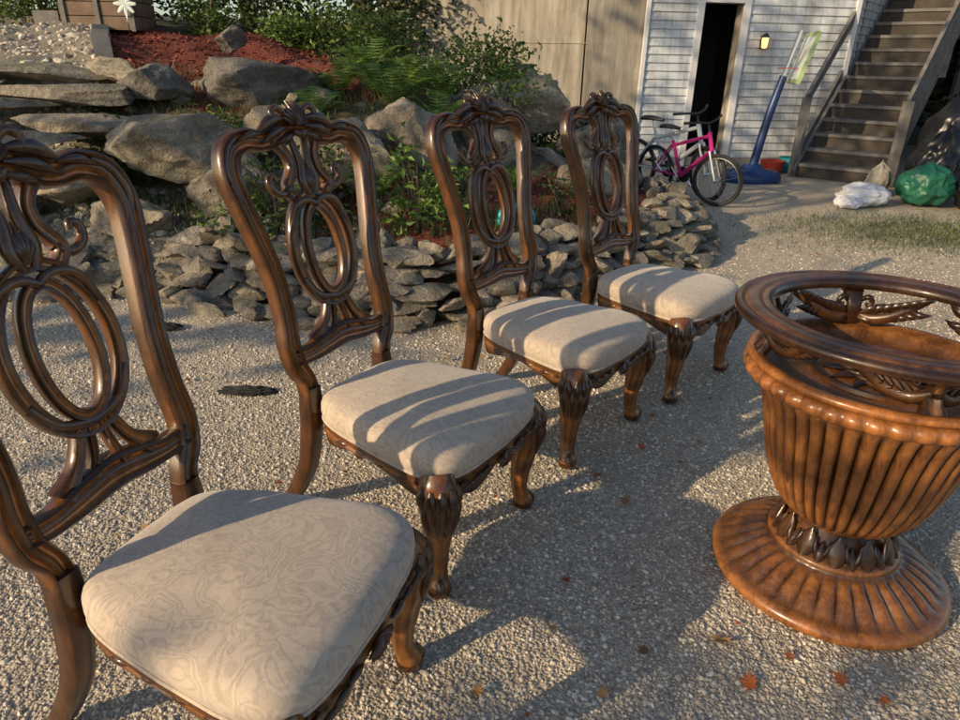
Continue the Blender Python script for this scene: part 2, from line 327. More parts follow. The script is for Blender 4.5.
# ---------------------------------------------------------------- table pedestal
def build_table():
    b=MB()
    def mbase(r,z,a,j):
        if 6<=j<=13:
            k=abs(math.sin(a*17))**.7; f=math.sin((j-6)/7*pi)**.6
            return r, z+.013*k*f-.003*f
        return r,z
    prof=[(.28,0),(.303,.0),(.313,.006),(.317,.018),(.313,.030),(.302,.038),(.290,.040),(.275,.047),(.258,.059),(.24,.071),(.222,.081),(.205,.09),(.190,.098),(.178,.106),(.172,.113),(.173,.120),(.169,.127),(.160,.130),(.152,.137),(.138,.157),(.122,.18),(.112,.193),(.118,.198),(.121,.204),(.114,.210)]
    b.lathe(prof,ns=272,mod=mbase)
    ur=[(.112,.206),(.13,.214),(.155,.232),(.178,.262),(.197,.30),(.213,.345),(.226,.39),(.237,.44),(.247,.49),(.257,.53),(.268,.565),(.282,.592),(.292,.603)]
    def mur(r,z,a,j):
        f=max(0,min(1,j/1.2))*max(0,min(1,(len(ur)-1-j)/1.2)); return r+f*(.017*abs(math.sin(a*21))**.6-.010),z
    b.lathe(ur,ns=336,mod=mur)
    def mcol(r,z,a,j):
        f=math.sin(j/6*pi); return r+.009*abs(math.sin(a*21))*f,z
    b.lathe([(.286,.600),(.303,.603),(.315,.612),(.320,.625),(.316,.638),(.306,.646),(.290,.648)],ns=336,mod=mcol)
    b.lathe([(.285,.645),(.3,.648),(.316,.650),(.322,.657),(.321,.666),(.310,.671),(.295,.670),(.285,.662),(.262,.655),(.25,.635),(.22,.628),(.12,.624),(.0,.624)],ns=96)
    b.lathe([(.14,.627),(.146,.636),(.155,.636),(.16,.627)],ns=64)
    for k in range(12):
        a=k*pi/6; c,s=math.cos(a),math.sin(a); b.leafrib((c*.02,s*.02,.627),(c*.075,s*.075,.640),(c*.13,s*.13,.627),.016,.010,(0,0,1))
    Z=.062
    rp=[(.283,.708),(.28,.72),(.284,.732),(.296,.738),(.304,.733),(.312,.737),(.334,.7375),(.345,.735),(.350,.730),(.360,.736),(.370,.735),(.376,.727),(.376,.718),(.369,.711),(.360,.706),(.345,.704),(.30,.704)]
    b.lathe([(r,z+Z) for r,z in rp],ns=128,closed=True)
    for k in range(12):
        a=2*pi*k/12; c,s=math.cos(a),math.sin(a)
        b.leafrib((c*.165,s*.165,.122),(c*.142,s*.142,.158),(c*.134,s*.134,.205),.030,.011,(c,s,.5))
        a+=pi/12; c,s=math.cos(a),math.sin(a)
        b.leafrib((c*.164,s*.164,.122),(c*.150,s*.150,.145),(c*.132,s*.132,.178),.018,.012,(c,s,.5))
        for w in(-1,1):
            a2=a+w*.13; c2,s2=math.cos(a2),math.sin(a2); b.leafrib((c*.160,s*.160,.13),(c2*.150,s2*.150,.155),(c2*.14,s2*.14,.19),.008,.010,(c2,s2,.5))
    for q in range(4):
        a0=math.radians(74)+q*pi/2
        def P(r,da,z): return (r*math.cos(a0+da),r*math.sin(a0+da),z)
        nr=(math.cos(a0),math.sin(a0),0)
        b.tube([P(.30,0,.668),P(.278,0,.70),P(.280,0,.735),P(.318,0,.768)],[(.028,.014),(.018,.014),(.018,.013),(.030,.014)],0,nor=nr,prof=FLATP)
        for s in(-1,1):
            b.tube([P(.285,s*.02,.715),P(.266,s*.14,.692),P(.256,s*.32,.702),P(.266,s*.50,.732),P(.300,s*.66,.764)],[(.012,.011),(.016,.012),(.016,.012),(.012,.010),(.006,.006)],0,nor=nr)
            for k in range(7):
                t=.06+.075*k; zb=.700+.05*(k/7)**1.4
                b.leafrib(P(.268,s*t,zb),P(.248,s*(t+.10),zb+.026),P(.266,s*(t+.22),zb+.040),.012,.007,nr)
                b.leafrib(P(.268,s*t,zb-.006),P(.248,s*(t+.10),zb-.020),P(.266,s*(t+.21),zb-.008),.011,.007,nr)
            b.tube([P(.285,s*.05,.735),P(.272,s*.12,.752),P(.272,s*.165,.738),P(.272,s*.13,.726),P(.272,s*.11,.734)],[.007,.008,.007,.006,.004],0)
    return b
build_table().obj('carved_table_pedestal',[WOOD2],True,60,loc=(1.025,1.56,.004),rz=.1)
# ---------------------------------------------------------------- terrain
E=[(-40,3.5),(-12,3.6),(-5,3.75),(-3,3.85),(-2.1,4.0),(-1.2,3.6),(-.4,3.42),(.36,3.85),(.8,4.25),(1.45,4.8),(1.82,5.35),(1.95,6.0),(1.9,6.7),(1.6,7.6),(1.5,10.3),(2.3,12),(9,14),(14,14),(60,14)]
PG=np.array(E+[(60,90),(-40,90)]); EA=np.array(E)
def sdist(x,y):
    x=np.asarray(x,float);y=np.asarray(y,float); d=np.full(x.shape,1e9)
    for a,b in zip(EA[:-1],EA[1:]):
        ab=b-a; t=np.clip(((x-a[0])*ab[0]+(y-a[1])*ab[1])/(ab@ab),0,1)
        d=np.minimum(d,np.hypot(x-a[0]-t*ab[0],y-a[1]-t*ab[1]))
    ins=np.zeros(x.shape,bool); n=len(PG)
    for i in range(n):
        a=PG[i];b=PG[(i+1)%n]
        c=((a[1]>y)!=(b[1]>y)); 
        with np.errstate(divide='ignore',invalid='ignore'):
            xi=(b[0]-a[0])*(y-a[1])/(b[1]-a[1]+1e-12)+a[0]
        ins^=(c&(x<xi))
    return np.where(ins,d,-d)
def H(x,y):
    d=sdist(x,y)
    h=np.interp(d,[-.3,0,.12,.3,1.1,1.5,1.9,2.7,4.5,8,20,50],[-.12,-.02,.1,.24,.36,.62,.92,1.15,1.55,1.9,2.6,4])
    nn=.06*np.sin(x*2.3+1)*np.cos(y*2.9)+.03*np.sin(x*6+y*5)+.015*np.sin(x*17-y*13)
    return h+nn*np.clip(d*1.5,0,1)
def Hs(x,y): return float(H(np.array([x]),np.array([y]))[0])
def nmesh(name,v,f,mat,smooth=False,col=None):
    me=bpy.data.meshes.new(name); k=f.shape[1]; me.vertices.add(len(v)); me.vertices.foreach_set('co',np.ascontiguousarray(v,dtype=np.float32).ravel())
    me.loops.add(f.size); me.loops.foreach_set('vertex_index',np.ascontiguousarray(f,dtype=np.int32).ravel())
    me.polygons.add(len(f)); me.polygons.foreach_set('loop_start',np.arange(0,f.size,k,dtype=np.int32)); me.polygons.foreach_set('loop_total',np.full(len(f),k,dtype=np.int32))
    me.polygons.foreach_set('use_smooth',np.full(len(f),smooth)); me.update(calc_edges=True); me.validate()
    if col is not None:
        a=me.color_attributes.new('zone','FLOAT_COLOR','POINT'); a.data.foreach_set('color',col.astype(np.float32).ravel())
    me.materials.append(mat); o=bpy.data.objects.new(name,me); COL.objects.link(o); return o
def grid(name,xs,ys,zf,mat,zone=None):
    X,Y=np.meshgrid(xs,ys); Z=zf(X,Y); nx,ny=len(xs),len(ys)
    v=np.stack([X.ravel(),Y.ravel(),Z.ravel()],1)
    i=np.arange(nx*ny).reshape(ny,nx); f=np.stack([i[:-1,:-1].ravel(),i[:-1,1:].ravel(),i[1:,1:].ravel(),i[1:,:-1].ravel()],1)
    return nmesh(name,v,f,mat,True,zone(X,Y) if zone else None)
def zone(X,Y):
    d=sdist(X,Y); w=.15*np.sin(X*7+Y*3)+.1*np.sin(Y*9-X*4)
    m1=((d+w*.4>.2)&(d+w<1.4)&(X>-1.3)&(X<1.8)).astype(float)
    lb=-3.22-(Y-6.2)*.52
    m2=((X>lb)&(X+w<-.9)&(Y+w>6.0)&(Y+w<9.0)).astype(float)
    g=((X+w<-3.0)&~((X>lb)&(Y>6.0))).astype(float); g2=((X+w<-1.2)&(d<1.3)).astype(float)
    c=np.zeros((X.size,4)); c[:,0]=np.maximum(m1,m2).ravel(); c[:,1]=np.maximum(g,g2).ravel(); c[:,3]=1; return c
grid('hillside',np.linspace(-7,2.6,240),np.linspace(3.2,12.5,220),H,HILL,zone)
grid('background_hill',np.concatenate([np.linspace(-40,-7,20),np.linspace(-6.5,3,12),np.linspace(4,60,30)]),np.concatenate([np.linspace(12.4,20,12),np.linspace(22,88,20)]),lambda X,Y:H(X,Y)-.02,HILL,lambda X,Y:np.tile([0,0,0,1.],(X.size,1)))
grid('hill_far_left',np.linspace(-40,-6.95,40),np.linspace(3.2,12.5,40),lambda X,Y:H(X,Y)-.01,HILL,zone)
grid('gravel_ground',np.concatenate([np.linspace(-80,-6,14),np.linspace(-5,7,180),np.linspace(8,80,14)]),np.concatenate([np.linspace(-80,-1,14),np.linspace(0,9,140),np.linspace(10,110,14)]),
     lambda X,Y:.006*np.sin(X*2.1+.5)*np.sin(Y*1.7)+.004*np.sin(X*5+Y*4)-.004,GRAVEL)
import bmesh
def ico(sub):
    bm=bmesh.new(); bmesh.ops.create_icosphere(bm,subdivisions=sub,radius=1); v=np.array([p.co[:] for p in bm.verts]); f=np.array([[q.index for q in p.verts] for p in bm.faces]); bm.free(); return v,f
I1=ico(1);I2=ico(2);I3=ico(3);I4=ico(4);I5=ico(5)
def scatter_stones(name,pts,sizes,mat):
    bv,bf=I1; n=len(pts); k=len(bv)
    V=np.repeat(bv[None],n,0)*rng.uniform(.7,1.3,(n,k,1)); V*=np.stack([rng.uniform(.7,1.3,n),rng.uniform(.6,1.,n),rng.uniform(.4,.8,n)],1)[:,None,:]
    a=rng.uniform(0,2*pi,n); c,s=np.cos(a)[:,None],np.sin(a)[:,None]; x=V[:,:,0]*c-V[:,:,1]*s; y=V[:,:,0]*s+V[:,:,1]*c; V[:,:,0]=x;V[:,:,1]=y
    V=V*sizes[:,None,None]+pts[:,None,:]
    F=bf[None]+(np.arange(n)*k)[:,None,None]
    return nmesh(name,V.reshape(-1,3),F.reshape(-1,3),mat)
n=110000; y=.5+ rng.beta(1.0,2.6,n)*6.5; x=rng.uniform(-1,1,n)*(.9+y*.78)+.1
ok=sdist(x,y)<.1; x=x[ok];y=y[ok]; sz=rng.gamma(3,.0010,len(x))*(.85+.12*y)+.0017
zg=.006*np.sin(x*2.1+.5)*np.sin(y*1.7)+.004*np.sin(x*5+y*4)-.004
scatter_stones('gravel_pebbles',np.stack([x,y,zg+.001],1),np.clip(sz,.0018,.0090),PEB)
n=6000; x=rng.uniform(-6,-.8,n); y=rng.uniform(3.6,9,n); zz=H(x,y); d=sdist(x,y); ok=(d>0)&((x<-3.3-(y-6.2)*.5)|(d<1.3)); x,y,zz=x[ok],y[ok],zz[ok]
scatter_stones('slope_gravel',np.stack([x,y,zz],1),rng.gamma(2,.008,len(x))+.006,PEB)
n=14000; x=rng.uniform(-4.6,1.9,n);y=rng.uniform(3.4,9,n); c=zone(x,y)[:,0]>.5; x,y=x[c],y[c]; z=H(x,y)+.008
def chips(name,x,y,z,L,W,mat,tilt=.5):
    n=len(x); q=np.array([[-1,-1,0],[1,-1,0],[1,1,0],[-1,1,0]],float)
    V=np.repeat(q[None],n,0); l=rng.uniform(.5,1.3,n)*L; w=rng.uniform(.5,1.3,n)*W; V[:,:,0]*=l[:,None];V[:,:,1]*=w[:,None]
    V[:,:,2]=V[:,:,0]*rng.normal(0,tilt,n)[:,None]+V[:,:,1]*rng.normal(0,tilt,n)[:,None]
    a=rng.uniform(0,2*pi,n);c,s=np.cos(a)[:,None],np.sin(a)[:,None]; X=V[:,:,0]*c-V[:,:,1]*s;Y=V[:,:,0]*s+V[:,:,1]*c
    V=np.stack([X+x[:,None],Y+y[:,None],V[:,:,2]+z[:,None]],2); F=np.arange(4*n).reshape(n,4)
    return nmesh(name,V.reshape(-1,3),F,mat)
chips('mulch',x,y,z,.022,.008,MULCH)
# ---------------------------------------------------------------- rocks
def rock_vf(sub,size,seed,rotz_=0,tilt=0,rough=.06,cut=(.5,.95),npl=14):
    bv,bf={1:I1,2:I2,3:I3,4:I4,5:I5}[sub]; r=np.random.default_rng(seed)
    nrm=r.normal(size=(npl,3)); nrm/=np.linalg.norm(nrm,axis=1)[:,None]; c=r.uniform(*cut,npl)
    dots=np.clip(bv@nrm.T,1e-3,None); rad=np.minimum((c/dots).min(1),1.2)
    V=bv*rad[:,None]
    off=Vector((seed*3.1%97,seed*1.7%89,0))
    nz=np.array([noise.fractal(Vector(p)*2.2+off,.9,2,5) for p in V]); V=V*(1+rough*nz)[:,None]
    V=V*np.array(size)/2/.85
    M=np.array((Matrix.Rotation(rotz_,3,'Z')@Matrix.Rotation(tilt,3,'X'))); return V@M.T,bf
def rocks(name,lst,sub,mat=ROCK,rough=.06,sharp=28,**k):
    VV=[];FF=[];o=0
    for (x,y,z,size,rz,ti,seed) in lst:
        v,f=rock_vf(sub,size,seed,rz,ti,rough,**k); VV.append(v+np.array([x,y,z])); FF.append(f+o); o+=len(v)
    ob=nmesh(name,np.concatenate(VV),np.concatenate(FF),mat,True)
    try: ob.data.set_sharp_from_angle(angle=math.radians(sharp))
    except Exception: pass
    return ob
B=[(-2.3,5.0,.80,(.95,.65,.44)),(-2.0,6.15,1.12,(1.05,.6,.42)),(-1.0,5.1,.68,(.75,.6,.6)),(-.5,5.35,.66,(.75,.6,.6)),(.35,6.9,.95,(1.0,.7,.55)),(.95,6.6,.6,(.6,.6,.5)),(.0,5.9,.6,(.9,.6,.55)),(-1.75,4.75,.48,(.6,.45,.4)),
   (-1.3,4.75,.42,(.5,.5,.42)),(-2.85,4.7,.55,(.7,.5,.3)),(.9,5.9,.4,(.6,.5,.45)),(-2.75,5.9,1.14,(.5,.4,.26)),(-3.15,6.15,1.2,(.6,.4,.2)),(-2.5,7.2,1.5,(.28,.25,.2)),(.3,7.6,1.15,(.6,.5,.4)),(1.2,7.5,.6,(.6,.6,.5)),(.55,6.2,.45,(.6,.5,.4)),
   (-.1,6.4,.85,(.7,.5,.5)),(-3.3,4.55,.4,(.5,.4,.3)),(-2.35,4.4,.36,(.5,.35,.3)),(1.25,6.6,.35,(.5,.5,.45)),(-1.5,5.45,.85,(.5,.4,.35))]
for i,(x,y,z,s) in enumerate(B): rocks('boulder',[(x,y,z,s,R.uniform(-.5,.5),R.uniform(-.2,.2),140+i)],5,rough=.10,sharp=40,cut=(.55,.98),npl=16)
S=[(-3.6,4.95,.80,(1.5,.5,.15)),(-3.0,5.25,.86,(.9,.5,.15)),(-4.1,5.35,.98,(1.4,.5,.16)),(-3.3,5.7,1.06,(1.2,.45,.15)),(-4.6,5.8,1.14,(1.3,.5,.17)),(-3.9,6.15,1.2,(1.2,.45,.15)),(-4.9,6.5,1.3,(1.2,.4,.15)),(-4.2,4.6,.62,(1.0,.5,.2)),(-3.3,4.35,.3,(.9,.4,.18))]
st=[(x,y,z,s,R.uniform(-.15,.15),R.uniform(-.04,.04),300+i) for i,(x,y,z,s) in enumerate(S)]; rocks('stone_slab_steps',st,5,rough=.05,cut=(.6,.95))
L=[];sd=500
acc=np.concatenate([[0],np.cumsum(np.hypot(*np.diff(EA[3:14],axis=0).T))]); tot=acc[-1]
def along(s): return np.interp(s,acc,EA[3:14,0]),np.interp(s,acc,EA[3:14,1])
for layer,(off,zz,k) in enumerate([(.0,.04,1.0),(.04,.11,.95),(.1,.18,.95),(.17,.25,.9),(.25,.31,.85),(-.12,.03,.6),(.38,.34,.6)]):
    s=R.uniform(0,.1)
    while s<tot-.8:
        w=R.uniform(.12,.30)*k; x,y=along(s+w/2); x2,y2=along(s+w/2+.05); a=math.atan2(y2-y,x2-x)
        nx,ny=-math.sin(a),math.cos(a); o=off+R.uniform(-.05,.05); sd+=1
        hf=.55 if s<1.0 else (1.0 if s<7 else .9)
        if not(layer in(5,6) and R.random()<.45):
            L.append((x+nx*o,y+ny*o,zz*hf+R.uniform(-.02,.02),(w*1.3,R.uniform(.16,.28)*k,R.uniform(.06,.14)),a+R.uniform(-.7,.7),R.gauss(.05,.36),sd))
        s+=w*.9
for _ in range(80):
    x=R.uniform(-3.5,1.6);y=R.uniform(3.6,6.5); d=float(sdist(np.array([x]),np.array([y]))[0])
    if d>.3 and (d>1.0 or x<-1.1): sd+=1; w=R.uniform(.1,.3); L.append((x,y,Hs(x,y)+.02,(w,w*.8,w*.5),R.uniform(0,3),R.uniform(-.3,.3),sd))
rocks('dry_stone_wall',L,3,rough=.05,sharp=22,cut=(.42,.9),npl=12)
b=MB()
for k in range(12):
    y=6.25+.22*k; x=-3.24-(y-6.2)*.52; b.box((x,y,Hs(x,y)+.03+R.uniform(-.01,.01)),(.16,.22,.12),0,rz=.48+R.uniform(-.12,.12))
b.obj('paver_edging',[PAVER],False)
# ---------------------------------------------------------------- foliage
def leaf_mesh(C,size,up=.3,aspect=.5,curl=.15):
    n=len(C); D=rng.normal(size=(n,3)); D[:,2]=D[:,2]*.6+up; D/=np.linalg.norm(D,axis=1)[:,None]
    U=rng.normal(size=(n,3)); U[:,2]+=.8; S=np.cross(D,U); S/=np.linalg.norm(S,axis=1)[:,None]; Nn=np.cross(S,D)
    l=size*rng.uniform(.6,1.3,n)[:,None]; w=l*aspect*.5
    V=np.stack([C,C+D*l*.45+S*w+Nn*l*curl,C+D*l-Nn*l*curl*.5,C+D*l*.45-S*w+Nn*l*curl],1)
    return V.reshape(-1,3),np.arange(4*n).reshape(n,4)
def clump_pts(c,rad,n,k=14,sp=.28):
    c=np.array(c);rad=np.array(rad); cc=rng.normal(size=(k,3)); cc/=np.linalg.norm(cc,axis=1)[:,None]; cc*=rng.uniform(.3,1,(k,1))**.6
    i=rng.integers(0,k,n); return c+(cc[i]+rng.normal(size=(n,3))*sp)*rad
def plant(name,c,rad,n,size,mat,stems=5,**kw):
    z0=Hs(c[0],c[1]); z0=z0 if z0>0 else 0; P=clump_pts((c[0],c[1],z0+rad[2]*.95),rad,n); P[:,2]=np.maximum(P[:,2],z0+.02)
    v,f=leaf_mesh(P,size,**kw); b=MB(); b.add([tuple(p) for p in v],[tuple(q) for q in f.tolist()],0)
    for k in range(stems):
        a=R.uniform(0,2*pi); r=R.uniform(.3,.8)
        b.tube([(c[0],c[1],z0-.03),(c[0]+.4*r*rad[0]*math.cos(a),c[1]+.4*r*rad[1]*math.sin(a),z0+rad[2]),(c[0]+r*rad[0]*math.cos(a),c[1]+r*rad[1]*math.sin(a),z0+rad[2]*1.7)],[.006,.005,.002],1,ns=5,sub=3)
    return b.obj(name,[mat,BARK],False)
def fern(c,r=.35,nf=13):
    b=MB(); z0=Hs(c[0],c[1])
    for k in range(nf):
        a=2*pi*k/nf+R.uniform(-.3,.3); L=r*R.uniform(.7,1.15); ca,sa=math.cos(a),math.sin(a); hh=R.uniform(.55,.95)
        pt=lambda t:Vector((c[0]+ca*L*t,c[1]+sa*L*t,z0+L*hh*math.sin(t*2.1)))
        nl=16
        for i in range(nl):
            t=.15+.85*i/nl; p=pt(t); T=(pt(t+.03)-p).normalized(); S=T.cross(Vector((0,0,1))).normalized(); wl=.32*L*math.sin(pi*min(1,t*.9+.08))**.8*.6+.01
            for s in(-1,1):
                q=p+S*s*wl+T*wl*.35-Vector((0,0,wl*.15)); e=T*wl*.13
                b.add([p-e,p+e,q+e*.2,q-e*.2],[(0,1,2,3)],0)
        b.tube([pt(0),pt(.35),pt(.7),pt(1)],[.004,.003,.002,.001],0,ns=4,sub=3)
    return b.obj('fern',[FERN],False)
for c,r in [((-.95,6.2),.42),((-.6,6.0),.4),((-1.3,6.35),.38),((-.75,5.75),.38),((-.35,6.1),.38),((-1.35,5.6),.3),((-1.1,6.7),.4),((-.35,5.6),.3),((-1.45,5.05),.28),((-.75,4.75),.25),((.25,5.45),.25),((-2.0,5.55),.25),((.7,6.4),.28)]: fern(c,r)
plant('shrub',(-.2,7.2),(.55,.45,.36),2200,.06,LEAF,8)
plant('shrub',(.55,7.4),(.5,.4,.34),1800,.06,LEAF,8)
plant('shrub',(-1.0,7.5),(.45,.4,.30),1500,.06,LEAF,8)
plant('shrub',(-1.9,9.2),(.7,.5,.3),1500,.08,LEAF,8)
plant('seedling',(-.42,4.35),(.22,.18,.28),300,.07,FERN,7)
plant('seedling',(-.15,4.5),(.16,.15,.2),150,.06,FERN,5)
plant('seedling',(-1.35,4.35),(.3,.2,.3),300,.06,LEAF,7)
plant('seedling',(-1.05,4.7),(.22,.2,.3),220,.06,LEAF,7)
plant('seedling',(.6,5.3),(.2,.15,.14),160,.05,LEAF,5)
plant('seedling',(-2.75,5.3),(.35,.25,.2),500,.05,LEAF,5)
plant('seedling',(-2.0,5.7),(.35,.2,.15),400,.05,FERN,5)
plant('seedling',(-1.6,4.35),(.3,.2,.12),300,.05,FERN,5)
plant('seedling',(.15,6.3),(.3,.25,.2),350,.05,FERN,5)
def grass(name,cx,cy,rx,ry,n,h,hill=False):
    x=cx+rng.normal(size=n)*rx*.5; y=cy+rng.normal(size=n)*ry*.5; z=H(x,y) if hill else np.zeros(n)
    a=rng.uniform(0,2*pi,n); hh=h*rng.uniform(.4,1.2,n); bx=rng.normal(0,.4,n)*hh;by=rng.normal(0,.4,n)*hh; w=.004
    V=np.stack([np.stack([x-w*np.cos(a),y-w*np.sin(a),z],1),np.stack([x+w*np.cos(a),y+w*np.sin(a),z],1),np.stack([x+bx,y+by,z+hh],1)],1)
    return nmesh(name,V.reshape(-1,3),np.arange(3*n).reshape(n,3),GRASS)
grass('grass_patch',4.1,6.0,1.5,.9,7000,.04)
grass('grass_tufts',-.9,4.6,2.4,.8,2500,.16,True)
grass('grass_verge',-2.2,5.6,2.6,1.2,3500,.13,True)
def tree(name,x,y,z0,h,cr,n,size,mat,trunk=.14,base=.45,k=26,sp=.2):
    b=MB(); tp=[(x,y,z0-.2)]
    for i in range(1,6): tp.append((x+R.uniform(-.1,.1)*i*.4,y+R.uniform(-.1,.1)*i*.4,z0+h*i/5*.95))
    b.tube(tp,[trunk*1.3,trunk,trunk*.8,trunk*.6,trunk*.4,trunk*.12],1,ns=10,sub=4)
    cz=z0+h*(base+1)/2; rz=h*(1-base)/2*1.05
    for i in range(12):
        a=R.uniform(0,2*pi); zz=z0+h*R.uniform(base*.8,.85); L=cr*R.uniform(.5,.95)
        b.tube([(x,y,zz),(x+L*.5*math.cos(a),y+L*.5*math.sin(a),zz+L*.25),(x+L*math.cos(a),y+L*math.sin(a),zz+L*.4)],[trunk*.35,trunk*.22,trunk*.06],1,ns=6,sub=3)
    P=clump_pts((x,y,cz),(cr,cr,rz),n,k,sp); v,f=leaf_mesh(P,size,up=-.1,aspect=.6); b.add([tuple(p) for p in v],[tuple(q) for q in f.tolist()],0)
    return b.obj(name,[mat,BARK],False)
for (x,y,h,cr) in [(-7,13.5,6,2.4),(-4.6,14.5,7,2.6),(-2.2,13.5,6,2.2),(-9.5,12,6,2.5),(8.2,14.6,6,2.4),(10,13.5,6.5,2.6),(8.0,12.4,5,1.6),(12,11,6,2.6)]:
    tree('tree',x,y,max(0,Hs(x,y)),h,cr,4200,.24,DKLEAF,base=.12,k=34)
for x,y,rx in [(-5.2,11.2,1.1),(-3.2,10.8,1.1),(-1.3,11.0,1.0),(-7,10.8,1.2),(7.9,10.5,.9),(9,9.5,1.2),(7.6,9.3,.5)]:
    plant('bush',(x,y),(rx,.7,.75),2200,.11,DKLEAF,8)
# ---------------------------------------------------------------- house
def empty(name):
    e=bpy.data.objects.new(name,None); COL.objects.link(e); return e
house=empty('house')
W0=Vector((2.14,10.13,0)); W1=Vector((5.15,10.45,0)); e=(W1-W0).normalized(); nrm=Vector((e.y,-e.x,0)); LW=(W1-W0).length
def wp(s,z,o=0): p=W0+e*s+nrm*o; return (p.x,p.y,z)
ds0,ds1,dh=.80,1.36,2.13
b=MB()
def clap(s0,s1,z0,z1):
    z=z0
    while z<z1-1e-4:
        zt=min(z+.105,z1)
        P=[wp(s0,z,.004),wp(s1,z,.004),wp(s1,z,.026),wp(s0,z,.026),wp(s0,zt,.004),wp(s1,zt,.004)]
        b.add(P,[(0,1,2,3),(3,2,5,4),(0,3,4),(1,5,2)]); z=zt
clap(.05,ds0-.09,.12,5.0); clap(ds1+.09,LW-.06,.12,5.0); clap(ds0-.09,ds1+.09,dh+.1,5.0)
b.obj('siding',[SIDING],False,parent=house)
az=math.atan2(e.y,e.x)
b=MB()
for s0,s1,z0,z1 in [(-.0,.05,.0,5),(LW-.06,LW,0,5),(ds0-.09,ds0,0,dh+.1),(ds1,ds1+.09,0,dh+.1)]:
    b.box(wp((s0+s1)/2,(z0+z1)/2,.018),(s1-s0,.055,z1-z0),0,rz=az)
b.box(wp((ds0+ds1)/2,dh+.05,.019),(ds1-ds0,.055,.1),0,rz=az)
b.obj('trim',[TRIM],False,parent=house)
b=MB()
b.box(wp(ds0/2,2.5,-.1),(ds0,.2,5),0,rz=az); b.box(wp((ds1+LW)/2,2.5,-.1),(LW-ds1,.2,5),0,rz=az); b.box(wp((ds0+ds1)/2,(dh+5)/2,-.101),(ds1-ds0,.198,5-dh),0,rz=az)
b.box(wp(LW/2,.06,.003),(LW,.03,.12),0,rz=az)
b.obj('foundation',[CONC],False,parent=house)
b=MB(); b.box(wp(1.0,1.2,-1.3),(1.8,.05,2.4),0,rz=az); b.box(wp(.6,1.2,-.75),(.05,1.1,2.4),0,rz=az); b.box(wp(1.65,1.2,-.75),(.05,1.1,2.4),0,rz=az); b.box(wp(1.0,2.42,-.75),(1.8,1.1,.05),0,rz=az)
b.box(wp(ds0+.05,1.05,-.45),(.04,.5,2.05),1,rz=az)
b.obj('doorway_interior',[DARK,GREYWOOD],False,parent=house)
sdir=Vector((.65,.76,0)).normalized()
b=MB(); 
for k in range(46):
    z=.12+k*.105; a=W1; c=W1+sdir*7; nn=Vector((sdir.y,-sdir.x,0))
    P=[a+nn*.004,c+nn*.004,c+nn*.02,a+nn*.02]; P=[(p.x,p.y,z) for p in P]+[(a.x+nn.x*.004,a.y+nn.y*.004,z+.105),(c.x+nn.x*.004,c.y+nn.y*.004,z+.105)]
    b.add(P,[(0,1,2,3),(3,2,5,4),(0,3,4),(1,5,2)])
b.box(W1+sdir*3.5-nn*.05+Vector((0,0,2.5)),(7,.1,5),0,rz=math.atan2(sdir.y,sdir.x))
b.obj('side_wall',[SIDING],False,parent=house)
b=MB(); b.box(wp(LW/2,5.1,-2),(LW+.6,5,.12),0,rz=az); b.obj('roof',[GREYWOOD],False,parent=house)
b=MB()
cA=Vector((1.36,10.05,0)); dA=Vector((-.97,.24,0)).normalized()
b.box((W0+cA)/2+Vector((0,.1,2.3))-nrm*.03,((W0-cA).length,.22,4.6),0,rz=math.atan2((W0-cA).y,(W0-cA).x))
q=cA+dA*3; b.box((cA+q)/2+Vector((0,.14,2.2)),(3,.2,4.4),0,rz=math.atan2(-dA.y,-dA.x))
for z in(1.6,2.3): b.box(((cA+q)/2+Vector((0,.03,z))),(3,.012,.012),0,rz=math.atan2(-dA.y,-dA.x))
b.obj('concrete_retaining_wall',[CONC],False)
b=MB(); lp_=Vector(wp(1.70,1.66,.09)); b.box(lp_+Vector((0,.06,0)),(.08,.05,.16),1); b.lathe([(.0,-.08),(.035,-.07),(.045,.04),(.04,.06)],lp_,12,0); b.lathe([(.055,.055),(.03,.1),(.0,.12)],lp_,12,1)
b.obj('wall_lamp',[LAMPM,BLACKR],False)
# ---------------------------------------------------------------- stairs
b=MB(); s0=Vector((4.2,9.3,0)); wd=Vector((.76,-.65,0)).normalized(); sd_=Vector((.65,.76,0)).normalized(); NS=14; rise=.18; run=.235; Wd=1.05
azs=math.atan2(wd.y,wd.x)
for k in range(NS):
    c=s0+wd*Wd/2+sd_*(run*k+.13)+Vector((0,0,rise*(k+1)-.02)); b.box(c,(Wd-.05,.27,.04),0,rz=azs)
    c=s0+wd*Wd/2+sd_*(run*k+.03)+Vector((0,0,rise*(k+.5)-.02)); b.box(c,(Wd-.06,.02,rise-.045),1,rz=azs)
for w in(.0,Wd):
    b.beam(s0+wd*w,s0+wd*w+sd_*(run*NS)+Vector((0,0,rise*NS-.03)),.04,.26,0)
for w in(0-.06,Wd+.06):
    for k in(0,7,NS):
        p=s0+wd*w+sd_*(run*k+.1)+Vector((0,0,rise*k)); b.beam(p-Vector((0,0,rise*k if k==NS else .0)),p+Vector((0,0,1.0)),.09,.09,0,up=(0,1,0))
    a=s0+wd*w+sd_*.1; 
    for zz,hh in((.98,.13),(.25,.10)): b.beam(a+Vector((0,0,zz)),a+sd_*(run*NS)+Vector((0,0,rise*NS+zz)),.045,hh,0)
    if w>.5:
        for k in range(NS*2-1):
            p=a+sd_*(run*(k+1)/2)+Vector((0,0,rise*(k+1)/2)); b.beam(p+Vector((0,0,.22)),p+Vector((0,0,.98)),.05,.035,0,up=(0,1,0))
top=s0+sd_*(run*NS+.9)+wd*.6+Vector((0,0,rise*NS)); b.box(top,(3.2,1.8,.14),0,rz=azs)
